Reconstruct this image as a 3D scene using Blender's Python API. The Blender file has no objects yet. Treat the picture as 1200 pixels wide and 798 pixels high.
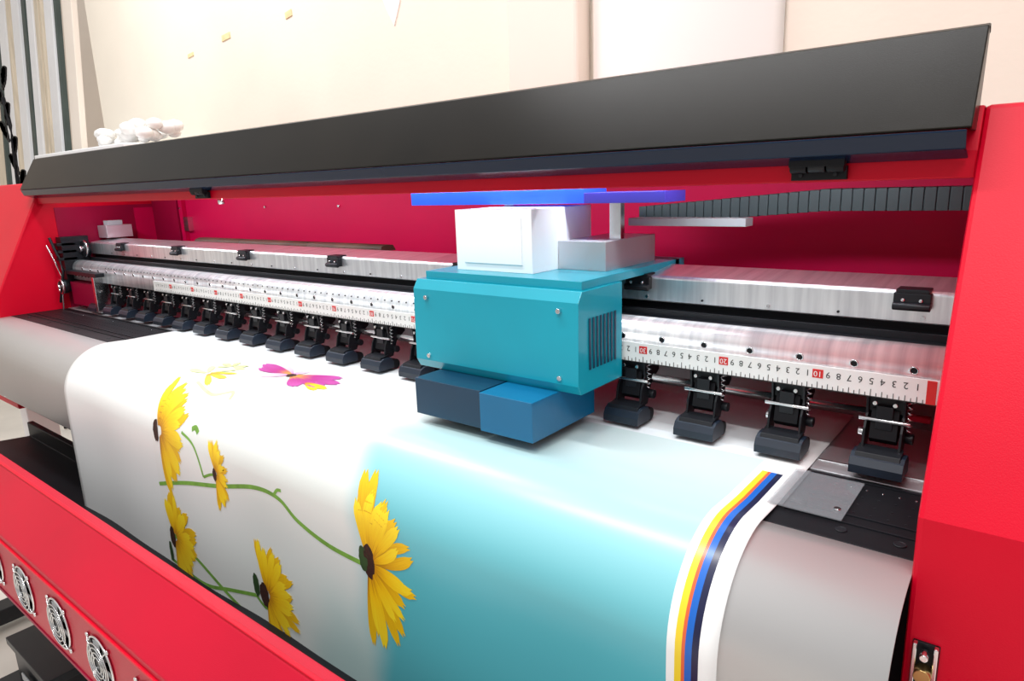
import bpy, bmesh, math, random
from mathutils import Vector, Matrix
random.seed(7)
Z0=1.30   # camera height; all part heights below are written relative to it
C=bpy.context.collection
sc=bpy.context.scene
sc.view_settings.view_transform='Standard'
sc.view_settings.look='None'

# ------------------------------------------------------------------ materials
def nodes(name):
    m=bpy.data.materials.new(name); m.use_nodes=True
    nt=m.node_tree; return m,nt,nt.nodes['Principled BSDF']
def mat(name,col,rough=.5,metal=0,coat=0,noise=0,nscale=8,spec=.5,emit=0,bump=0,bscale=200,stretch=(1,1,1)):
    m,nt,p=nodes(name)
    p.inputs['Base Color'].default_value=(*col,1); p.inputs['Roughness'].default_value=rough
    p.inputs['Metallic'].default_value=metal; p.inputs['Coat Weight'].default_value=coat
    p.inputs['Specular IOR Level'].default_value=spec
    tc=nt.nodes.new('ShaderNodeTexCoord'); mp=nt.nodes.new('ShaderNodeMapping')
    mp.inputs['Scale'].default_value=stretch
    nt.links.new(tc.outputs['Object'],mp.inputs['Vector'])
    if noise>0:
        n=nt.nodes.new('ShaderNodeTexNoise'); n.inputs['Scale'].default_value=nscale; n.inputs['Detail'].default_value=5
        nt.links.new(mp.outputs[0],n.inputs['Vector'])
        r=nt.nodes.new('ShaderNodeValToRGB')
        r.color_ramp.elements[0].position=.3; r.color_ramp.elements[1].position=.7
        r.color_ramp.elements[0].color=(*[c*(1-noise) for c in col],1)
        r.color_ramp.elements[1].color=(*[min(1,c*(1+noise*.5)) for c in col],1)
        nt.links.new(n.outputs[0],r.inputs[0]); nt.links.new(r.outputs[0],p.inputs['Base Color'])
    if bump>0:
        n2=nt.nodes.new('ShaderNodeTexNoise'); n2.inputs['Scale'].default_value=bscale
        nt.links.new(mp.outputs[0],n2.inputs['Vector'])
        b=nt.nodes.new('ShaderNodeBump'); b.inputs['Strength'].default_value=bump; b.inputs['Distance'].default_value=.002
        nt.links.new(n2.outputs[0],b.inputs['Height']); nt.links.new(b.outputs[0],p.inputs['Normal'])
    if emit>0:
        p.inputs['Emission Color'].default_value=(*col,1); p.inputs['Emission Strength'].default_value=emit
    return m
M={}
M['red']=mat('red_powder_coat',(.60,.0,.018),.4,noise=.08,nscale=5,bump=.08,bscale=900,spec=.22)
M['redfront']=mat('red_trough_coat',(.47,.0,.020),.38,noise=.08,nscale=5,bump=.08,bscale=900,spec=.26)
M['crimson']=mat('crimson_interior',(.55,.0,.055),.5,noise=.12,nscale=3,spec=.15)
M['darkred']=mat('dark_red_panel',(.28,.001,.03),.45,noise=.1,nscale=4,spec=.2)
M['blackcoat']=mat('black_powder_coat',(.0085,.0065,.0045),.28,noise=.4,nscale=5,bump=.06,bscale=1200,spec=.14)
M['blackflange']=mat('black_flange_blue_reflection',(.003,.012,.035),.2,spec=.35)  # blue reflection on the black flange put into its base colour
M['black']=mat('black_plastic',(.008,.009,.012),.4,noise=.2,nscale=20,spec=.35)
M['blackmatte']=mat('black_matte',(.005,.005,.007),.5,noise=.2,nscale=10,spec=.25)
M['rubber']=mat('dark_rubber',(.008,.015,.028),.4,noise=.2,nscale=30)
M['alu']=mat('brushed_aluminium',(.88,.90,.93),.28,metal=.85,noise=.2,nscale=40,stretch=(3,.2,.2))
M['alub']=mat('bright_aluminium_nose',(.86,.90,.94),.28,metal=.45,noise=.28,nscale=40,stretch=(3,.15,.15))
M['alu2']=mat('satin_aluminium',(.62,.62,.64),.42,metal=.75,noise=.08,nscale=6,bump=.1,bscale=600)
M['steel']=mat('polished_steel',(.75,.75,.76),.2,metal=1,noise=.1,nscale=30)
M['apron']=mat('apron_sheet_metal',(.58,.57,.565),.34,metal=.4,noise=.05,nscale=4,bump=.04,bscale=900)
M['white']=mat('white_enamel',(.85,.85,.86),.4,noise=.04,nscale=6)
M['whiteb']=mat('white_electronics_cover',(.92,.93,.95),.4,noise=.02,nscale=6)
M['rulerw']=mat('ruler_white',(.90,.90,.88),.35,noise=.03,nscale=10)
M['ink']=mat('ruler_ink_black',(.02,.02,.02),.5,noise=.05)
M['inkred']=mat('ruler_ink_red',(.7,.02,.02),.5,noise=.05)
M['teal']=mat('teal_carriage_cover',(.0,.33,.44),.35,coat=.3,noise=.15,nscale=4)
M['navy']=mat('navy_printhead_housing',(.001,.035,.08),.4,coat=.2,noise=.2,nscale=8)
M['blue2']=mat('blue_head_block',(.0,.13,.28),.4,coat=.2,noise=.1,nscale=8)
M['bluebar']=mat('blue_glow_bar',(.02,.10,.85),.3,metal=.1,noise=.1,nscale=8,emit=.3)  # emission added so the carriage bar looks bright
M['violet']=mat('violet_glow_bar',(.05,.04,.35),.3,metal=.1,noise=.1,nscale=8,emit=.1)  # weaker added glow for the bar's right end
M['grey']=mat('grey_plastic',(.35,.36,.37),.5,noise=.1)
M['dgrey']=mat('dark_grey_tube',(.018,.028,.03),.45,noise=.15)
M['brown']=mat('mottled_brown',(.10,.05,.03),.6,noise=.4,nscale=14)
M['green']=mat('print_green',(.20,.42,.06),.5,noise=.3,nscale=50)
M['dgreen']=mat('print_dark_green',(.03,.07,.02),.5,noise=.3,nscale=60)
M['pgreen']=mat('print_pale_green',(.68,.78,.35),.5,noise=.2,nscale=50)
M['centre']=mat('print_flower_centre',(.045,.012,.006),.6,noise=.6,nscale=300)
M['brass']=mat('brass',(.7,.5,.2),.3,metal=1,noise=.1)
def petalmat(name,c0,c1,c2):
    m,nt,p=nodes(name); N=nt.nodes; L=nt.links
    at=N.new('ShaderNodeAttribute'); at.attribute_name='shade'
    sp=N.new('ShaderNodeSeparateColor'); L.new(at.outputs['Color'],sp.inputs[0])
    cb=N.new('ShaderNodeCombineXYZ'); L.new(sp.outputs[0],cb.inputs[0]); 
    mu=N.new('ShaderNodeMath'); mu.operation='MULTIPLY'; mu.inputs[1].default_value=9; L.new(sp.outputs[1],mu.inputs[0]); L.new(mu.outputs[0],cb.inputs[1]); L.new(sp.outputs[2],cb.inputs[2])
    nz=N.new('ShaderNodeTexNoise'); nz.inputs['Scale'].default_value=2.2; L.new(cb.outputs[0],nz.inputs['Vector'])
    ad=N.new('ShaderNodeMath'); ad.operation='MULTIPLY_ADD'; ad.inputs[1].default_value=.9; L.new(nz.outputs[0],ad.inputs[0]); 
    sub=N.new('ShaderNodeMath'); sub.operation='SUBTRACT'; sub.inputs[1].default_value=.45; L.new(sp.outputs[0],sub.inputs[0]); L.new(sub.outputs[0],ad.inputs[2])
    r=N.new('ShaderNodeValToRGB'); e=r.color_ramp.elements
    e[0].position=.0; e[0].color=(*c0,1); e[1].position=1; e[1].color=(*c2,1); k=e.new(.35); k.color=(*c1,1)
    L.new(ad.outputs[0],r.inputs[0]); L.new(r.outputs[0],p.inputs['Base Color']); p.inputs['Roughness'].default_value=.45
    return m
M['yellow']=petalmat('print_yellow_petal',(.50,.18,.002),(.92,.53,.003),(1,.74,.02))
M['yellow2']=petalmat('print_golden_petal',(.25,.09,.002),(.68,.33,.002),(.90,.55,.006))
M['magenta']=petalmat('print_magenta_petal',(.75,.35,.02),(.42,.02,.22),(.50,.08,.36))
M['pink']=petalmat('print_pink_petal',(.6,.2,.42),(.74,.45,.62),(.8,.66,.76))
m,nt,p=nodes('clear_media_clip'); p.inputs['Base Color'].default_value=(.45,.47,.5,1); p.inputs['Roughness'].default_value=.08; p.inputs['Alpha'].default_value=.22; p.inputs['Coat Weight'].default_value=.5
M['clear']=m

# ------------------------------------------------------------------ builders
class B:
    def __init__(s,name,mats,parent=None):
        s.bm=bmesh.new(); s.name=name; s.mats=mats if isinstance(mats,list) else [mats]; s.parent=parent
    def _f(s,faces,mi,smooth=False):
        for f in faces: f.material_index=mi; f.smooth=smooth
    def box(s,x0,x1,y0,y1,z0,z1,mi=0):
        v=[s.bm.verts.new((x,y,z+Z0)) for x in (x0,x1) for y in (y0,y1) for z in (z0,z1)]
        fs=[s.bm.faces.new([v[i] for i in q]) for q in ((0,1,3,2),(4,6,7,5),(0,4,5,1),(2,3,7,6),(0,2,6,4),(1,5,7,3))]
        s._f(fs,mi); return s
    def prism(s,pts,x0,x1,mi=0,smooth=False):
        a=[s.bm.verts.new((x0,y,z+Z0)) for y,z in pts]; b=[s.bm.verts.new((x1,y,z+Z0)) for y,z in pts]
        n=len(pts); fs=[s.bm.faces.new(a),s.bm.faces.new(b[::-1])]
        s._f(fs,mi)
        fs=[s.bm.faces.new((a[i],b[i],b[(i+1)%n],a[(i+1)%n])) for i in range(n)]
        s._f(fs,mi,smooth); return s
    def sheet(s,pts,x0,x1,th,mi=0,smooth=True):
        n=len(pts); off=[]
        for i in range(n):
            p0=pts[max(0,i-1)]; p1=pts[min(n-1,i+1)]
            dy,dz=p1[0]-p0[0],p1[1]-p0[1]; l=math.hypot(dy,dz) or 1
            off.append((pts[i][0]-dz/l*th,pts[i][1]+dy/l*th))
        return s.prism(list(pts)+off[::-1],x0,x1,mi,smooth)
    def cyl(s,c,axis,r,h,mi=0,seg=20,r2=None):
        c=Vector(c)+Vector((0,0,Z0)); ax=Vector(axis).normalized()
        q=ax.to_track_quat('Z','Y').to_matrix().to_4x4()
        r2=r if r2 is None else r2
        d=bmesh.ops.create_cone(s.bm,cap_ends=True,segments=seg,radius1=r,radius2=r2,depth=h,matrix=Matrix.Translation(c)@q)
        fs=set(f for v in d['verts'] for f in v.link_faces)
        for f in fs: f.material_index=mi; f.smooth=len(f.verts)==4
        return s
    def torus(s,c,axis,R,r,mi=0,n=28,k=8):
        c=Vector(c)+Vector((0,0,Z0)); q=Vector(axis).normalized().to_track_quat('Z','Y').to_matrix()
        g=[]
        for i in range(n):
            a=2*math.pi*i/n
            g.append([s.bm.verts.new(c+q@Vector(((R+r*math.cos(b))*math.cos(a),(R+r*math.cos(b))*math.sin(a),r*math.sin(b)))) for b in [2*math.pi*j/k for j in range(k)]])
        for i in range(n):
            for j in range(k):
                f=s.bm.faces.new((g[i][j],g[(i+1)%n][j],g[(i+1)%n][(j+1)%k],g[i][(j+1)%k])); f.material_index=mi; f.smooth=True
        return s
    def tube(s,pts,r,mi=0,k=8):
        pts=[Vector(p)+Vector((0,0,Z0)) for p in pts]; rings=[]
        for i,p in enumerate(pts):
            d=(pts[min(i+1,len(pts)-1)]-pts[max(i-1,0)]).normalized()
            q=d.to_track_quat('Z','Y').to_matrix()
            rings.append([s.bm.verts.new(p+q@Vector((r*math.cos(2*math.pi*j/k),r*math.sin(2*math.pi*j/k),0))) for j in range(k)])
        for a,b in zip(rings,rings[1:]):
            for j in range(k):
                f=s.bm.faces.new((a[j],a[(j+1)%k],b[(j+1)%k],b[j])); f.material_index=mi; f.smooth=True
        for r_ in (rings[0],rings[-1]):
            f=s.bm.faces.new(r_); f.material_index=mi
        return s
    def done(s,bevel=0,seg=2):
        bmesh.ops.recalc_face_normals(s.bm,faces=s.bm.faces)
        me=bpy.data.meshes.new(s.name); s.bm.to_mesh(me); s.bm.free()
        for m in s.mats: me.materials.append(M[m])
        o=bpy.data.objects.new(s.name,me); C.objects.link(o)
        if s.parent: o.parent=s.parent
        if bevel>0:
            b=o.modifiers.new('bevel','BEVEL'); b.width=bevel; b.segments=seg; b.limit_method='ANGLE'; b.angle_limit=math.radians(40)
        return o
def empty(name):
    e=bpy.data.objects.new(name,None); C.objects.link(e); return e

# ------------------------------------------------------------------ PRINTER
P=empty('large_format_printer')
XL,XR=-2.2,-.06

def housing(name,x0,x1):
    b=B(name,['red','blackmatte','steel','brass'],P)
    b.prism([(.70,.05),(.548,-.252),(.548,-.56),(1.02,-.56),(1.02,.05)],x0,x1)
    return b
housing('end_housing_right',XR,.42).done(.004)
b=B('lock_slot',['blackmatte','steel','brass'],P)
b.box(-.054,-.036,.5455,.549,-.46,-.352,0)
b.box(-.0535,-.0505,.541,.548,-.46,-.352,1)
b.box(-.0395,-.0365,.541,.548,-.46,-.352,1)
b.cyl((-.045,.541,-.375),(0,1,0),.006,.012,2); b.cyl((-.045,.541,-.405),(0,0,1),.003,.05,1)
b.cyl((-.045,.539,-.358),(0,1,0),.003,.01,1)
b.done(.0006)
housing('end_housing_left',-2.62,XL).done(.004)
B('inner_liner_left',['darkred','crimson'],P).box(XL,XL+.003,.72,1.0,-.34,-.02,0).box(XL+.003,XL+.006,.93,.995,-.15,-.03,1).done()
b=B('cabinet_back',['crimson','steel','darkred'],P)
b.box(XL,XR,1.0,1.02,-.56,.05,0)
b.box(-2.195,-2.04,.985,1.0,-.2,.03,2)
b.box(-2.035,-2.015,.988,1.0,-.2,.03,0)
for x in (-2.026,-1.6,-1.3): b.cyl((x,.987 if x<-2 else .998,-.035),(0,1,0),.003,.004,1,12)
b.box(-2.01,-1.985,.985,1.0,-.10,-.06,1)
b.done()
B('cabinet_top',['red'],P).box(XL,XR,.70,1.02,.035,.05).done(.002)
b=B('front_beam',['red'],P)
b.prism([(.685,.014),(.685,-.008),(.70,-.008),(.70,.034),(.72,.034),(.72,.05),(.70,.05),(.69,.03)],XL,XR)
b.done(.0015)
# lid
b=B('cover_lid',['blackcoat','blackflange'],P)
b.sheet([(.655,.030),(.700,.110)],-2.215,-.063,.0025,0,False)
b.sheet([(.6995,.1085),(.708,.112),(.712,.106)],-2.215,-.063,.002,0,False)
b.sheet([(.682,.010),(.660,.017),(.655,.030)],-2.21,-.066,.0025,1,False)
b.done(.001)
b=B('lid_end_caps',['blackcoat'],P)
b.prism([(.657,.030),(.702,.110),(.712,.108),(.700,.05),(.69,.03)],-.066,-.0635)
b.prism([(.657,.030),(.702,.110),(.712,.108),(.700,.05),(.69,.03)],-2.2145,-2.2115)
b.done()
for x in (-.18,-1.30):
    b=B('lid_hinge',['blackmatte','black'],P)
    b.box(x-.024,x+.024,.678,.684,-.006,.006,0); b.box(x-.024,x+.024,.668,.675,.006,.018,0)
    for i,dx in enumerate((-.016,0,.016)): b.cyl((x+dx,.674,.006),(1,0,0),.0055,.0145,1 if i%2 else 0,16)
    for dx in (-.015,.015): b.cyl((x+dx,.677,-.001),(0,1,0),.002,.003,1,10)
    b.done(.0006)
b=B('latch_magnet',['steel','white'],P); b.cyl((-1.27,.70,-.012),(0,0,1),.006,.012,0); b.done()

# upper rail
b=B('guide_beam',['alu','black'],P)
b.prism([(.79,-.153),(.79,-.1225),(.793,-.1195),(.86,-.113),(.87,-.116),(.87,-.153)],XL+.02,XR)
b.done(.0015)
b=B('guide_recess',['blackmatte','black'],P)
b.box(XL+.02,XR,.798,.86,-.172,-.150,0).box(XL+.02,XR,.757,.80,-.176,-.1675,1)
b.box(XL+.02,XR,.775,.779,-.168,-.160,1)
b.done()
b=B('guide_beam_screws',['steel','black'],P)
x=-.1
while x>XL+.1:
    b.cyl((x,.7895,-.147),(0,1,0),.0022,.002,0,10); b.cyl((x-.08,.7895,-.147),(0,1,0),.0014,.002,1,10); x-=.155
b.done()
b=B('brown_mound',['brown'],P)  # low brown mound along the back of the guide beam
for k,(x0,x1) in enumerate(((-1.74,-1.52),(-1.53,-1.25),(-1.26,-1.02))):
    b.prism([(.873,-.118),(.876,-.110+.001*k),(.888,-.106),(.905,-.107),(.912,-.118)],x0,x1,0,True)
b.done()
for x in (-.11,-.42,-.73,-1.05,-1.36,-1.66,-1.97):
    b=B('rail_clip',['black','steel'],P)
    b.box(x-.017,x+.017,.781,.790,-.137,-.121,0).box(x-.015,x+.015,.781,.803,-.1215,-.117,0)
    b.cyl((x,.780,-.1345),(1,0,0),.0042,.034,0,12).cyl((x-.008,.7805,-.128),(0,1,0),.002,.004,1,10).cyl((x+.008,.7805,-.128),(0,1,0),.002,.004,1,10)
    b.done(.001)
nose=[(.727,-.217),(.727,-.192),(.7275,-.186)]
for i in range(7):
    a=i/6*math.pi/2; nose.append((.7475-.020*math.cos(a),-.186+.020*math.sin(a)))
nose+=[(.757,-.1665),(.80,-.1775),(.80,-.217)]
b=B('pinch_beam',['alub'],P); b.prism(nose,XL+.03,XR,0,True); b.done()
b=B('pinch_beam_holes',['blackmatte','steel'],P)
x=-.095
while x>-2.1:
    b.cyl((x,.7275,-.1865),(0,1,.15),.0032,.0016,0,14); b.torus((x,.727,-.1865),(0,1,.15),.0036,.0007,1,14,6)
    x-=.0525
x=-.75
while x>-1.95:
    b.cyl((x,.7298,-.1775),(0,1,.6),.0016,.0016,0,10); x-=.017
b.done()
# ruler
b=B('measuring_tape',['rulerw','ink','inkred'],P)
b.box(-1.665,-.072,.7235,.7265,-.217,-.193,0)
b.box(-.0825,-.0745,.7225,.7236,-.2165,-.1935,2)
b.box(-1.665,-.072,.7228,.7236,-.2172,-.2164,1)
zero=-.080
for i in range(0,158*2):
    x=zero-i*.005
    h=.0070 if i%10==0 else (.0055 if i%2==0 else .0035)
    b.box(x-.0003,x+.0003,.7230,.7236,-.2165,-.2165+h,1)
def add_text(bb,s,cx,cz,size,mi,y):
    cu=bpy.data.curves.new('tmp','FONT'); cu.body=s; cu.size=size; cu.align_x='CENTER'; cu.align_y='CENTER'; cu.resolution_u=2
    ob=bpy.data.objects.new('tmp',cu); C.objects.link(ob)
    bpy.context.view_layer.update()
    me=ob.to_mesh(); vs=[bb.bm.verts.new((cx-v.co.x,y,cz-v.co.y+Z0)) for v in me.vertices]
    for p_ in me.polygons:
        try: f=bb.bm.faces.new([vs[i] for i in p_.vertices]); f.material_index=mi
        except ValueError: pass
    ob.to_mesh_clear(); bpy.data.objects.remove(ob); bpy.data.curves.remove(cu)
for i in range(1,158):
    x=zero-i*.01
    if i%10==0:
        b.box(x-.0052,x+.0052,.7229,.7236,-.2055,-.1965,2); add_text(b,str(i),x,-.201,.0085 if i<100 else .006,0,.7227)
    else: add_text(b,str(i%10),x,-.201,.0095,1,.7232)
b.done()

# pinch rollers
def pinch(x):
    b=B('pinch_roller',['black','rubber','steel','blackmatte'],P)
    for sx in (-1,1):
        xs=x+sx*.0165
        b.prism([(.732,-.219),(.772,-.219),(.772,-.236),(.752,-.250),(.742,-.274),(.722,-.276),(.727,-.252),(.735,-.238)],xs-.0012,xs+.0012,0)
    b.box(x-.0155,x+.0155,.738,.765,-.236,-.2185,0)
    b.prism([(.736,-.232),(.752,-.236),(.748,-.262),(.736,-.268),(.729,-.262)],x-.0125,x+.0125,3)
    b.box(x-.0075,x+.0075,.7305,.737,-.252,-.228,0)
    b.prism([(.704,-.2925),(.704,-.284),(.708,-.277),(.716,-.2735),(.730,-.2735),(.737,-.281),(.737,-.2925)],x-.024,x+.024,1)
    b.prism([(.709,-.278),(.712,-.272),(.730,-.269),(.732,-.274)],x-.020,x+.020,0)
    b.cyl((x,.744,-.288),(1,0,0),.0085,.042,3,18)
    b.cyl((x+.0215,.746,-.262),(1,0,0),.0055,.007,0,16); b.cyl((x-.0215,.746,-.262),(1,0,0),.0045,.007,2,16)
    b.cyl((x,.732,-.243),(1,0,0),.0022,.046,2,10)
    pts=[(x+.021+.0028*math.cos(t),.738+.0028*math.sin(t),-.222-.0021*t/2.2) for t in [i*.7 for i in range(0,45)]]
    b.tube(pts,.0006,2,5)
    for dx in (-.009,.009): b.cyl((x+dx,.7302,-.225),(0,1,0),.0022,.003,2,10)
    b.done(.0009)
for i in range(21): pinch(-.117-i*.0945)
b=B('roller_shaft',['steel','blackmatte'],P); b.cyl(((XL+XR)/2,.757,-.243),(1,0,0),.004,XR-XL-.04,0,14); b.done()

# platen
b=B('platen',['blackmatte','alu2','steel','black'],P)
def platen(x0,x1):
    b.box(x0,x1,.572,.700,-.335,-.3005,0)
    b.box(x0,x1,.700,.712,-.335,-.3015,3)
    b.box(x0,x1,.712,.775,-.335,-.3005,1)
    b.box(x0,x1,.738,.741,-.3005,-.2992,2)
platen(XL,XR)
b.box(XL,XR,.775,.95,-.335,-.302,1)
b.done(.0015)
b=B('platen_fixings',['black','steel'],P)
for x0,x1 in ((-.175,XR-.005),(-2.15,-1.57)):
    x=x1-.012
    while x>x0+.005:
        for y in (.632,.650,.668,.686): b.cyl((x,y,-.3003),(0,0,1),.0012,.0006,1 if y==.686 else 0,8)
        x-=.014
for x in (-.075,-.12,-1.62,-1.8,-1.98,-2.12):
    b.cyl((x,.592,-.3002),(0,0,1),.0045,.001,0,14); b.torus((x,.592,-.3),(0,0,1),.0045,.0006,0,16,6)
for y in (.605,.622,.70):
    b.box(-2.18,-1.56,y,y+.003,-.3005,-.2985,0)
    b.box(-.172,XR-.004,y,y+.002,-.3005,-.2993,0)
b.done()
B('rear_media_guide',['alu2'],P).sheet([(.94,-.19),(.93,-.27),(.90,-.303)],XL+.01,XR,.002).done()

# apron (the media rides just outside it)
ap=[(.573,-.303),(.556,-.3035)]
rA=.078; cyA,czA=.556,-.3815
for i in range(1,13):
    a=i/12*math.pi/2; ap.append((cyA-rA*math.sin(a),czA+rA*math.cos(a)))
ap+=[(.478,-.47),(.481,-.474),(.490,-.474)]
b=B('front_apron',['apron'],P); b.sheet(ap,XL,XR,-.002); b.done()
B('apron_frame',['blackmatte','black'],P).box(XL,XR,.60,.62,-.55,-.336,0).done()

# lower take-up trough
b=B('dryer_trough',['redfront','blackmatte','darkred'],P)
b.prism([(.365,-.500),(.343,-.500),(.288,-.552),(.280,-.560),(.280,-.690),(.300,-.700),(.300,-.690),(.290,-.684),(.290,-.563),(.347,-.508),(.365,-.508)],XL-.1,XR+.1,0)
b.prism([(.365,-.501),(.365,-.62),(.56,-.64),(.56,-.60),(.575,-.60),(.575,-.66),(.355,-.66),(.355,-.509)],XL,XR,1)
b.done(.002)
b=B('trough_trim',['darkred','red'],P); b.box(XL-.1,XR+.1,.2765,.2805,-.575,-.570,1); b.box(XL-.1,XR+.1,.278,.281,-.694,-.688,0); b.box(XL-.1,XR+.1,.343,.349,-.5005,-.4965,1); b.done(.0008)
def fan(x):
    b=B('cooling_fan',['blackmatte','steel','black','grey'],P)
    z=-.632; y=.279
    b.cyl((x,y+.003,z),(0,1,0),.041,.004,0,36)
    b.torus((x,y-.001,z),(0,1,0),.0405,.0018,1,36,8)
    b.cyl((x,y-.001,z),(0,1,0),.014,.006,2,24)
    for k in range(7):
        a=k*2*math.pi/7; d=Vector((math.cos(a),0,math.sin(a))); t=Vector((-math.sin(a),0,math.cos(a)))
        q=[d*.013+t*.003,d*.013-t*.006,d*.037-t*.016,d*.037+t*.003]
        vs=[b.bm.verts.new((x+v.x,y-.0005-(.002 if j in(0,3) else 0),z+v.z+Z0)) for j,v in enumerate(q)]
        f=b.bm.faces.new(vs); f.material_index=2 if k%2 else 3
    for R in (.033,.026,.019,.012): b.torus((x,y-.005,z),(0,1,0),R,.0009,1,32,6)
    for k in range(4):
        a=math.pi/4+k*math.pi/2
        b.tube([(x+.010*math.cos(a),y-.005,z+.010*math.sin(a)),(x+.040*math.cos(a),y-.004,z+.040*math.sin(a)),(x+.047*math.cos(a),y-.001,z+.047*math.sin(a))],.0011,1,6)
        b.cyl((x+.047*math.cos(a),y-.001,z+.047*math.sin(a)),(0,1,0),.0035,.003,1,12)
    b.done()
for i in range(13): fan(-2.062+i*.1545)
b=B('stand',['grey','black','white'],P)
for x in (-2.45,-2.02,-.25,.25):
    b.box(x-.03,x+.03,.62,.70,-1.24,-.56,2 if x<-1 else 0)
    b.box(x-.035,x+.035,.30,1.0,-1.27,-1.22,1)
    for y in (.34,.96): b.cyl((x,y,-1.275),(1,0,0),.025,.03,1,20)
b.box(-2.45,.25,.64,.68,-1.0,-.94,2)
b.tube([(-2.4,.34,-.75),(-1.2,.34,-.80),(0,.34,-.80)],.012,0,10)
b.done(.003)

# left end mechanics
b=B('drive_mechanism',['black','steel','darkred','alu2','brass','grey'],P)
b.box(-2.19,-2.13,.82,.89,-.11,-.075,3); b.box(-2.17,-2.14,.83,.87,-.075,-.062,5)
b.cyl((-2.15,.765,-.135),(0,1,0),.022,.016,0,26); b.cyl((-2.15,.755,-.135),(0,1,0),.009,.012,1,20)
b.torus((-2.15,.762,-.135),(0,1,0),.022,.003,1,26,8)
b.cyl((-2.165,.70,-.235),(0,1,0),.020,.014,0,24); b.torus((-2.165,.693,-.235),(0,1,0),.019,.003,1,24,8); b.cyl((-2.165,.69,-.235),(0,1,0),.006,.012,1,16)
b.box(-2.195,-2.16,.71,.78,-.25,-.10,0)
b.box(-2.15,-1.98,.712,.76,-.285,-.222,2)
b.box(-1.98,-1.965,.705,.74,-.295,-.20,1)
for i in range(8): b.cyl((-2.14+i*.022,.7265,-.205),(0,1,0),.003,.004,0,10)
b.box(-2.17,-1.95,.705,.7275,-.20,-.19,0)
for z in (-.12,-.14,-.16): b.box(-2.19,-2.16,.70,.745,z-.004,z+.004,0)
b.tube([(-2.18,.69,-.10),(-2.17,.70,-.15),(-2.15,.70,-.19),(-2.18,.69,-.28)],.004,0,8)
b.tube([(-2.18,.68,-.12),(-2.165,.69,-.17),(-2.17,.70,-.21),(-2.17,.69,-.30)],.0025,1,8)
b.done(.0012)

# carriage (at rest)
b=B('print_carriage',['teal','navy','blue2','whiteb','bluebar','black','steel','grey','alu2','violet'],P)
b.prism([(.628,-.118),(.620,-.130),(.618,-.225),(.624,-.236),(.716,-.236),(.716,-.118)],-.665,-.405,0)
b.box(-.655,-.41,.635,.90,-.118,-.108,0)
b.box(-.625,-.515,.575,.700,-.283,-.236,1); b.box(-.512,-.435,.570,.700,-.283,-.236,2)
for x in (-.60,-.57,-.54,-.49,-.455): b.box(x-.010,x+.010,.59,.69,-.290,-.283,5)
b.box(-.625,-.50,.665,.80,-.108,-.030,3)
b.box(-.50,-.43,.72,.85,-.108,-.072,8)
b.box(-.61,-.515,.6635,.6655,-.098,-.040,3)
b.box(-.78,-.47,.735,.79,-.0265,-.0085,4)
b.box(-.47,-.36,.735,.79,-.0265,-.0135,9)
for x in (-.61,-.44): b.box(x-.008,x+.008,.76,.77,-.108,-.0245,6)
b.box(-.655,-.41,.8715,.884,-.17,-.108,8)
for x in (-.64,-.43):
    b.cyl((x,.6175,-.140),(0,1,0),.003,.004,6,14); b.cyl((x,.6175,-.218),(0,1,0),.003,.004,6,14)
for i in range(8): b.box(-.4045,-.4035,.640+i*.008,.644+i*.008,-.21,-.15,1)
b.done(.004,3)
b=B('cable_chain',['dgrey','black','grey'],P)
n=34
for i in range(n):
    x=-.46+i*(.40/n); z=-.048+.018*min(1,i/20)
    b.box(x,x+.0108,.86,.90,z-.013,z+.012,0); b.box(x+.0108,x+.0118,.861,.899,z-.012,z+.011,0)
b.box(-.46,-.30,.83,.855,-.060,-.050,2)
b.done(.0007)

# ------------------------------------------------------------------ PRINTED BANNER
BN=empty('printed_vinyl_banner')
yc=.56; r0=.09; zc=-.298-r0; L1=.80-yc; L2=r0*math.pi/2
def S(x,t,off=0.0):
    if t<L1: p=Vector((x,.80-t,-.298)); n=Vector((0,0,1))
    elif t<L1+L2:
        a=(t-L1)/r0; n=Vector((0,-math.sin(a),math.cos(a))); p=Vector((x,yc,zc))+n*r0
    else: p=Vector((x,yc-r0,zc-(t-L1-L2))); n=Vector((0,-1,0))
    w=max(0,min(1,(t-.28)/.2)); w=w*w*(3-2*w)
    p=p+n*(off+.002+(.0025*math.sin(x*11+1)+.0012*math.sin(x*23))*w) if t>.24 else p+n*(off+.002*max(0,(t-.2)/.04))
    return Vector((p.x,p.y,p.z+Z0))
bm=bmesh.new(); uvl=bm.loops.layers.uv.new('print')
nx=110; ts=[-.10+i*.10/3 for i in range(3)]+[i*L1/12 for i in range(12)]+[L1+L2*i/14 for i in range(14)]+[L1+L2+.95*i/24 for i in range(25)]
grid=[[bm.verts.new(S(-1.55+(1.55-.178)*i/nx,t)) for i in range(nx+1)] for t in ts]
for j in range(len(ts)-1):
    for i in range(nx):
        f=bm.faces.new((grid[j][i],grid[j][i+1],grid[j+1][i+1],grid[j+1][i])); f.smooth=True
        for l,(ii,jj) in zip(f.loops,((i,j),(i+1,j),(i+1,j+1),(i,j+1))):
            l[uvl].uv=(-1.55+1.372*ii/nx,ts[jj])
bmesh.ops.recalc_face_normals(bm,faces=bm.faces)
me=bpy.data.meshes.new('vinyl_sheet'); bm.to_mesh(me); bm.free()
vs=bpy.data.objects.new('vinyl_sheet',me); C.objects.link(vs); vs.parent=BN
sd=vs.modifiers.new('th','SOLIDIFY'); sd.thickness=.0006; sd.offset=0
m,nt,p=nodes('printed_vinyl'); N=nt.nodes; Lk=nt.links
uv=N.new('ShaderNodeUVMap'); uv.uv_map='print'; sep=N.new('ShaderNodeSeparateXYZ'); Lk.new(uv.outputs[0],sep.inputs[0])
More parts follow.
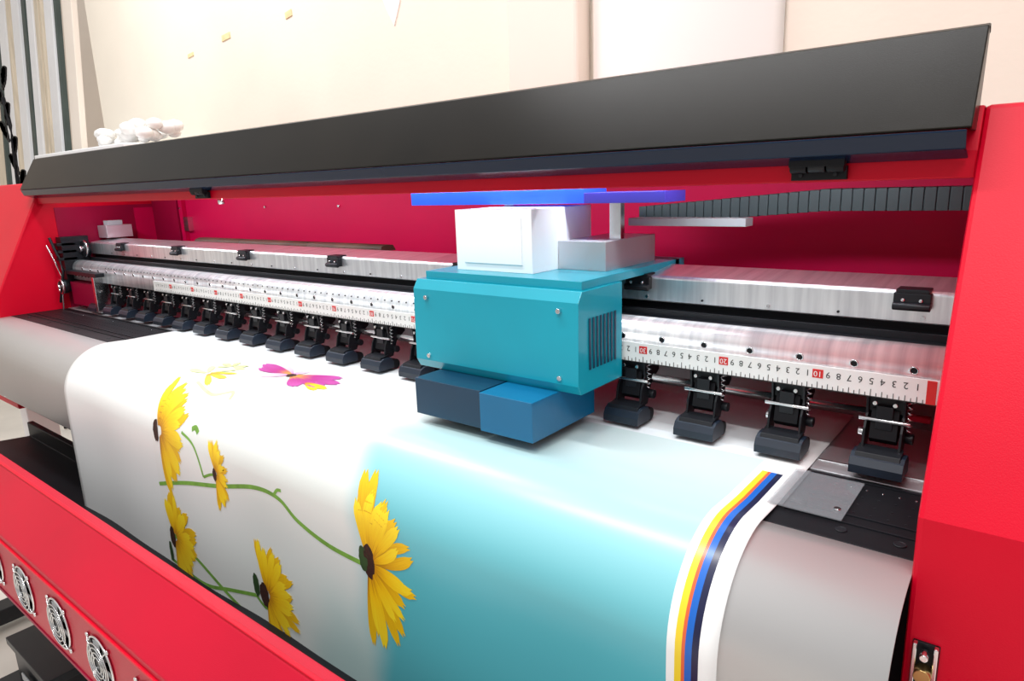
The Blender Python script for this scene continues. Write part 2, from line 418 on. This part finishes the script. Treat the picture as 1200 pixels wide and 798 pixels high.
def math_(op,a,b=None):
    n=N.new('ShaderNodeMath'); n.operation=op
    for k,v in enumerate((a,b)):
        if v is None: continue
        if isinstance(v,(int,float)): n.inputs[k].default_value=v
        else: Lk.new(v,n.inputs[k])
    return n.outputs[0]
def mr(v,a,b_,c=0,d=1):
    n=N.new('ShaderNodeMapRange'); n.interpolation_type='SMOOTHSTEP'
    Lk.new(v,n.inputs[0])
    for k,q in zip((1,2,3,4),(a,b_,c,d)): n.inputs[k].default_value=q
    return n.outputs[0]
def mix(f,a,b_):
    n=N.new('ShaderNodeMix'); n.data_type='RGBA'
    if isinstance(f,(int,float)): n.inputs[0].default_value=f
    else: Lk.new(f,n.inputs[0])
    for k,v in ((6,a),(7,b_)):
        if isinstance(v,tuple): n.inputs[k].default_value=(*v,1)
        else: Lk.new(v,n.inputs[k])
    return n.outputs[2]
X,T=sep.outputs[0],sep.outputs[1]
ns=N.new('ShaderNodeTexNoise'); ns.inputs['Scale'].default_value=5; ns.inputs['Detail'].default_value=1; Lk.new(uv.outputs[0],ns.inputs['Vector'])
dx=math_('MULTIPLY',math_('SUBTRACT',ns.outputs[0],.5),.28)
Xn=math_('ADD',X,dx)
aq=mr(Xn,-.66,-.57)
tz=mr(T,.12,.42,.25,1)  # aqua paled over flat top and crest: blurred reflection put into the print
aq=math_('MULTIPLY',aq,tz)
base=mix(mr(Xn,-1.15,-.75),(.86,.86,.84),(.76,.79,.76))
blob=math_('MULTIPLY',mr(Xn,-.80,-.68),mr(T,.45,.60,0,.5)) 
base=mix(blob,base,(.22,.52,.52))
col=mix(aq,base,(.10,.47,.54))
white=(.88,.88,.87)
col=mix(math_('LESS_THAN',X,-1.168),col,white)
col=mix(math_('LESS_THAN',T,.10),col,(.80,.84,.86))
col=mix(math_('GREATER_THAN',X,-.222),col,white)
stp=math_('GREATER_THAN',T,.128)
for x0,c in ((-.2145,(.85,.62,.03)),(-.2085,(.70,.12,.04)),(-.2055,(.01,.12,.5)),(-.1995,(.01,.012,.05)),(-.1935,white)):
    col=mix(math_('MULTIPLY',stp,math_('GREATER_THAN',X,x0)),col,c)
Lk.new(col,p.inputs['Base Color']); p.inputs['Roughness'].default_value=.28; p.inputs['Specular IOR Level'].default_value=.5
vs.data.materials.append(m)

class Art:
    def __init__(s):
        s.bm=bmesh.new(); s.k=0; s.mats=[]; s.cl=s.bm.verts.layers.float_color.new('shade')
    def mi(s,n):
        if n not in s.mats: s.mats.append(n)
        return s.mats.index(n)
    def strip(s,centre,widths,matn,notch=False):
        s.k+=1; off=.0006+s.k*.000005; mi=s.mi(matn); prev=None; n=len(centre); seed=random.random()
        for i,(x,t) in enumerate(centre):
            a=centre[max(0,i-1)]; c=centre[min(n-1,i+1)]
            dx,dt=c[0]-a[0],c[1]-a[1]; l=math.hypot(dx,dt) or 1
            nx_,nt_=-dt/l,dx/l; w=widths[i]; row=[]
            for k in (-1,-.5,0,.5,1):
                ex=0
                if notch and i==n-1: ex=(.004 if abs(k)==.5 else (-.002 if k==0 else -.003))
                v=s.bm.verts.new(S(max(-1.168,x+nx_*w*k+dx/l*ex),t+nt_*w*k+dt/l*ex,off)); v[s.cl]=(i/(n-1),(k+1)/2,seed,1); row.append(v)
            if prev:
                for q in range(4):
                    f=s.bm.faces.new((prev[q],prev[q+1],row[q+1],row[q])); f.material_index=mi; f.smooth=True
            prev=row
    def petal(s,c,ang,ln,wd,matn,sx=1,st=1,start=.1,curl=0):
        pts=[];ws=[]; n=9
        for i in range(n+1):
            u=i/n; r=start+(1-start)*u; a=ang+curl*u*u
            pts.append((c[0]+math.cos(a)*ln*r*sx,c[1]-math.sin(a)*ln*r*st))
            ws.append(wd*(.3+.7*math.sin(min(1,u*1.3)*math.pi/2))*(1 if u<.75 else (1-.45*((u-.75)/.25)**2)))
        s.strip(pts,ws,matn,True)
    def blob(s,c,rx,rt,matn,n=22,j=.12):
        s.k+=1; off=.0006+s.k*.000005; mi=s.mi(matn)
        cv=s.bm.verts.new(S(c[0],c[1],off)) 
        ring=[s.bm.verts.new(S(max(-1.168,c[0]+rx*math.cos(2*math.pi*i/n)*(1+random.uniform(-j,j))),c[1]+rt*math.sin(2*math.pi*i/n)*(1+random.uniform(-j,j)),off)) for i in range(n)]
        for i in range(n):
            f=s.bm.faces.new((cv,ring[i],ring[(i+1)%n])); f.material_index=mi
    def done(s,name):
        me=bpy.data.meshes.new(name); s.bm.to_mesh(me); s.bm.free()
        for n in s.mats: me.materials.append(M[n])
        o=bpy.data.objects.new(name,me); C.objects.link(o); o.parent=BN
def spline(p,n=10):
    out=[]
    for i in range(len(p)-1):
        p0=p[max(0,i-1)];p1=p[i];p2=p[i+1];p3=p[min(len(p)-1,i+2)]
        for k in range(n):
            u=k/n
            out.append(tuple(.5*((2*p1[d])+(-p0[d]+p2[d])*u+(2*p0[d]-5*p1[d]+4*p2[d]-p3[d])*u*u+(-p0[d]+3*p1[d]-3*p2[d]+p3[d])*u**3) for d in (0,1)))
    out.append(p[-1]); return out
A=Art()
def stem(pts,w,mt='green'):
    q=spline(pts); A.strip(q,[w]*len(q),mt)
stem([(-1.168,.475),(-1.06,.445),(-.954,.424),(-.86,.402),(-.80,.402),(-.757,.423),(-.69,.438),(-.615,.440)],.0034)
stem([(-1.168,.617),(-1.05,.622),(-.97,.605),(-.895,.588)],.0032)
stem([(-1.15,.560),(-1.05,.585),(-.95,.625),(-.85,.655),(-.74,.70)],.0036)
stem([(-1.168,.655),(-1.06,.655),(-.95,.66),(-.90,.70)],.0028,'dgreen')
stem([(-1.06,.36),(-1.02,.375),(-1.00,.42)],.0022)
stem([(-1.00,.42),(-.975,.41),(-.955,.41)],.0022)
stem([(-1.10,.275),(-1.03,.29),(-.99,.275),(-.977,.29)],.003,'pgreen')
stem([(-.81,.400),(-.80,.390),(-.79,.388)],.0024)
stem([(-.895,.588),(-.87,.60),(-.85,.58)],.003)
stem([(-1.03,.350),(-1.02,.346),(-1.01,.352)],.004)
def flower(c,a0,a1,n,ln,wd,sx,st,seedv=1):
    random.seed(seedv)
    for layer in (0,1):
        for i in range(n):
            a=a0+(a1-a0)*(i+.5*layer)/(n-1)+random.uniform(-.06,.06)
            l=ln*random.uniform(.82,1.08)*(1 if layer==0 else .90)
            if a<-.9: l*=1.08
            A.petal(c,a,l,wd*random.uniform(.85,1.2),'yellow2' if layer==0 else 'yellow',sx,st,.10,random.uniform(-.15,.15))
flower((-.612,.435),-1.62,1.66,12,.108,.0076,.72,1.0,3)
A.blob((-.612,.432),.011,.024,'centre'); A.blob((-.622,.432),.008,.018,'dgreen')
flower((-1.135,.372),-1.6,1.7,12,.098,.0085,.85,1.0,5); A.blob((-1.150,.375),.009,.019,'centre')
flower((-.962,.405),-1.6,1.65,8,.053,.0055,.62,1,6); A.blob((-.966,.408),.005,.011,'centre')
flower((-1.135,.565),-1.6,1.7,12,.085,.0085,.95,1.0,8); A.blob((-1.145,.568),.010,.020,'centre')
flower((-.862,.575),-1.6,1.7,12,.092,.0072,.85,1,9); A.blob((-.870,.577),.011,.022,'centre'); A.blob((-.89,.568),.008,.02,'dgreen')
random.seed(4)
for a,l in ((2.6,.085),(3.2,.09),(2.9,.11),(-2.3,.07),(1.6,.05),(.1,.11),(.5,.10),(-.3,.11),(-.8,.09)): A.petal((-.975,.175),a,l,.012,'magenta' if l>.085 else 'pink',1,.6)
for a in (-.15,-.55): A.petal((-.92,.19),a,.06,.007,'yellow',1,.6)
A.blob((-.975,.178),.010,.008,'centre')
for a in (0,.6,1.2,-.6,2.4,3.2): A.petal((-1.11,.25),a,.055,.006,'yellow' if a<1 else 'pgreen',1,.8)
for a in (0,.9,2,3,4.2): A.petal((-1.12,.20),a,.035,.006,'pgreen',1,.6)
A.blob((-.935,.645),.016,.02,'dgreen'); A.blob((-.745,.66),.018,.03,'dgreen'); A.blob((-1.160,.60),.006,.02,'dgreen')
A.done('flower_artwork')

b=B('media_edge_clip',['clear','steel'],P)
b.box(-.186,-.122,.600,.690,-.2965,-.2955,0); b.box(-.186,-.172,.60,.69,-.2955,-.2945,0)
b.cyl((-.130,.62,-.2955),(0,0,1),.003,.002,1,12)
b.done()

# ------------------------------------------------------------------ ROOM
M['wall']=mat('cream_plaster',(.90,.82,.70),.85,noise=.07,nscale=1.6,bump=.25,bscale=60)
M['wall2']=mat('cream_panel',(.90,.80,.70),.8,noise=.05,nscale=2)
M['floorm']=mat('pale_floor_tile',(.72,.67,.60),.5,noise=.15,nscale=3)
M['tape']=mat('masking_tape',(.88,.70,.38),.6,noise=.15,nscale=30)
M['paper']=mat('white_paper',(.93,.90,.85),.7,noise=.03,nscale=2)
M['foam']=mat('white_foam',(.88,.86,.83),.8,noise=.1,nscale=20,bump=.5,bscale=60)
M['wood']=mat('pale_wood_strip',(.72,.62,.48),.7,noise=.15,nscale=8,stretch=(6,6,.5))
M['dark']=mat('dark_green_strip',(.06,.08,.07),.6,noise=.2)
B('wall_back',['wall']).box(-3.97,2.6,1.6,1.7,-1.3,1.9).done()
B('wall_left',['wall2']).box(-7.1,-7.0,-2.5,3.6,-1.3,1.9).done()
B('wall_rear',['wall2']).box(-7.0,-3.97,3.5,3.6,-1.3,1.9).done()
B('floor',['floorm']).box(-7.1,2.6,-3.0,3.6,-1.4,-1.3).done()
b=B('column',['wall2']); b.box(-1.215,-.995,1.53,1.60,-1.3,1.9); b.done(.008)
def scrap(name,matn,q):
    b=B(name,[matn]); n=len(q)
    v0=[b.bm.verts.new((x,1.597,z+Z0)) for x,z in q]; v1=[b.bm.verts.new((x,1.600,z+Z0)) for x,z in q]
    b.bm.faces.new(v0); b.bm.faces.new(v1[::-1])
    for i in range(n): b.bm.faces.new((v0[i],v1[i],v1[(i+1)%n],v0[(i+1)%n]))
    b.done()
scrap('masking_tape_piece','tape',[(-2.735,.600),(-2.67,.606),(-2.672,.628),(-2.70,.625),(-2.733,.622)])
scrap('masking_tape_piece','tape',[(-2.29,.612),(-2.25,.618),(-2.252,.64),(-2.292,.633)])
scrap('masking_tape_piece','tape',[(-3.02,.575),(-2.97,.580),(-2.972,.594),(-3.018,.590)])
scrap('torn_poster_scrap','paper',[(-1.80,.66),(-1.66,.66),(-1.69,.56),(-1.72,.50),(-1.75,.55)])
bm=bmesh.new(); rows=[]
for j in range(9):
    z=-.6+j*.25; row=[]
    for i in range(25):
        u=i/24; x=-.99+u*.48
        bulge=.09*math.sin(u*math.pi)**.8*(1+.25*math.sin(j*.7+u*3))
        row.append(bm.verts.new((x,1.592-bulge,z+Z0)))
    rows.append(row)
for a,c in zip(rows,rows[1:]):
    for i in range(24): f=bm.faces.new((a[i],a[i+1],c[i+1],c[i])); f.smooth=True
me=bpy.data.meshes.new('hanging_paper_sheet'); bm.to_mesh(me); bm.free(); me.materials.append(M['paper'])
o=bpy.data.objects.new('hanging_paper_sheet',me); C.objects.link(o); sd=o.modifiers.new('s','SOLIDIFY'); sd.thickness=.002
b=B('storage_cabinet',['white','grey']); b.box(-3.95,-2.95,1.25,1.58,-1.3,.215,0); b.box(-3.9,-3.46,1.24,1.25,-1.2,.19,0); b.box(-3.44,-3.0,1.24,1.25,-1.2,.19,0); b.cyl((-3.48,1.235,-.3),(0,0,1),.008,.15,1); b.done(.006)
bm=bmesh.new(); random.seed(11)
for i in range(46):
    x=-3.48+random.random()*.52; r=random.uniform(.016,.032)
    bmesh.ops.create_icosphere(bm,subdivisions=2,radius=r,matrix=Matrix.Translation((x,1.42+random.uniform(-.07,.07),Z0+.219+r*.9+random.uniform(0,.055)))@Matrix.Diagonal((1.6,1.1,.85,1)))
for f in bm.faces: f.smooth=True
me=bpy.data.meshes.new('foam_packing_bag'); bm.to_mesh(me); bm.free(); me.materials.append(M['foam'])
o=bpy.data.objects.new('foam_packing_bag',me); C.objects.link(o)
b=B('leaning_trim_boards',['wood','white','dark','wall2'])
for i,(x,w,mi_) in enumerate(((-4.12,.12,3),(-4.24,.02,2),(-4.37,.11,1),(-4.44,.02,0),(-4.52,.06,0),(-4.63,.09,1),(-4.72,.05,2),(-4.88,.12,1),(-4.97,.03,0),(-5.13,.13,1),(-5.22,.03,2),(-5.36,.12,0),(-5.55,.15,1),(-5.75,.15,3))):
    y0=1.45
    vs_=[(x,y0),(x+w,y0),(x+w,y0+.03),(x,y0+.03)]
    bot=[b.bm.verts.new((q[0]+.02*math.sin(i*2.3),q[1]-.1,0.0)) for q in vs_]
    top=[b.bm.verts.new((q[0]-.10,q[1]+.2,3.0)) for q in vs_]
    fs=[b.bm.faces.new(bot),b.bm.faces.new(top[::-1])]+[b.bm.faces.new((bot[k],bot[(k+1)%4],top[(k+1)%4],top[k])) for k in range(4)]
    for f in fs: f.material_index=mi_
b.done(.003)
b=B('scroll_ornament',['blackmatte'])
cx=-4.40
def leaf(c,a,l):
    for u,r in zip((0,.15,.3,.45,.6,.75,.9,1),(.012,.022,.032,.034,.030,.022,.012,.004)): b.cyl((c[0]+math.cos(a)*l*u,1.30,c[1]+math.sin(a)*l*u+.02*math.sin(u*3)),(0,1,0),r,.006,0,14)
b.tube([(cx+.03*math.sin(i*.6),1.30,-1.29+i*.07) for i in range(27)],.010,0,8)
for i in range(8): leaf((cx+.03*math.sin(i*1.1),-.02+i*.085),(.7 if i%2 else 2.4),.13)
b.done()
b=B('ink_waste_box',['black','grey']); b.box(-1.98,-1.72,.38,.54,-1.3,-1.1,0); b.box(-1.99,-1.71,.37,.55,-1.1,-1.08,0); b.box(-1.9,-1.8,.368,.372,-1.16,-1.14,1); b.done(.006)

# ------------------------------------------------------------------ LIGHT
w=bpy.data.worlds.new('World'); sc.world=w; w.use_nodes=True; nt=w.node_tree
bg=nt.nodes['Background']; tc=nt.nodes.new('ShaderNodeTexCoord'); sp=nt.nodes.new('ShaderNodeSeparateXYZ'); cr=nt.nodes.new('ShaderNodeValToRGB')
nt.links.new(tc.outputs['Generated'],sp.inputs[0]); nt.links.new(sp.outputs[2],cr.inputs[0]); nt.links.new(cr.outputs[0],bg.inputs[0])
cr.color_ramp.elements[0].position=0; cr.color_ramp.elements[0].color=(.46,.45,.45,1)
cr.color_ramp.elements[1].position=.8; cr.color_ramp.elements[1].color=(1,1,1,1)
bg.inputs[1].default_value=.95
def area(name,loc,rot,sx,sy,e,col=(1,1,1)):
    l=bpy.data.lights.new(name,'AREA'); l.shape='RECTANGLE'; l.size=sx; l.size_y=sy; l.energy=e; l.color=col
    o=bpy.data.objects.new(name,l); o.location=loc; o.rotation_euler=rot; C.objects.link(o); return o
area('ceiling_tube_light',(-.9,.2,3.0),(0,0,0),1.6,.12,36)
area('ceiling_tube_light',(-2.6,.9,3.0),(0,0,0),1.6,.12,28)
area('ceiling_tube_light',(.3,-.8,3.0),(0,0,0),1.6,.12,36)
# added fill light under the front beam, brightening the cabinet interior and rails
l=area('interior_fill_light',((XL+XR)/2,.725,Z0+.025),(math.radians(38),0,0),2.0,.012,3.8,(.80,.91,1)); l.parent=P

# ------------------------------------------------------------------ CAMERA
cam=bpy.data.cameras.new('camera'); cam.lens=24; cam.sensor_width=36; cam.clip_start=.01
co=bpy.data.objects.new('camera',cam); C.objects.link(co)
Fv=Vector((-.612,.759,-.223)).normalized(); Dv=Vector((.112,-.195,-.974)); Dv=(Dv-Fv*Dv.dot(Fv)).normalized(); Rv=Dv.cross(Fv)
co.matrix_world=Matrix(((Rv.x,-Dv.x,-Fv.x,0),(Rv.y,-Dv.y,-Fv.y,0),(Rv.z,-Dv.z,-Fv.z,Z0),(0,0,0,1)))
sc.camera=co
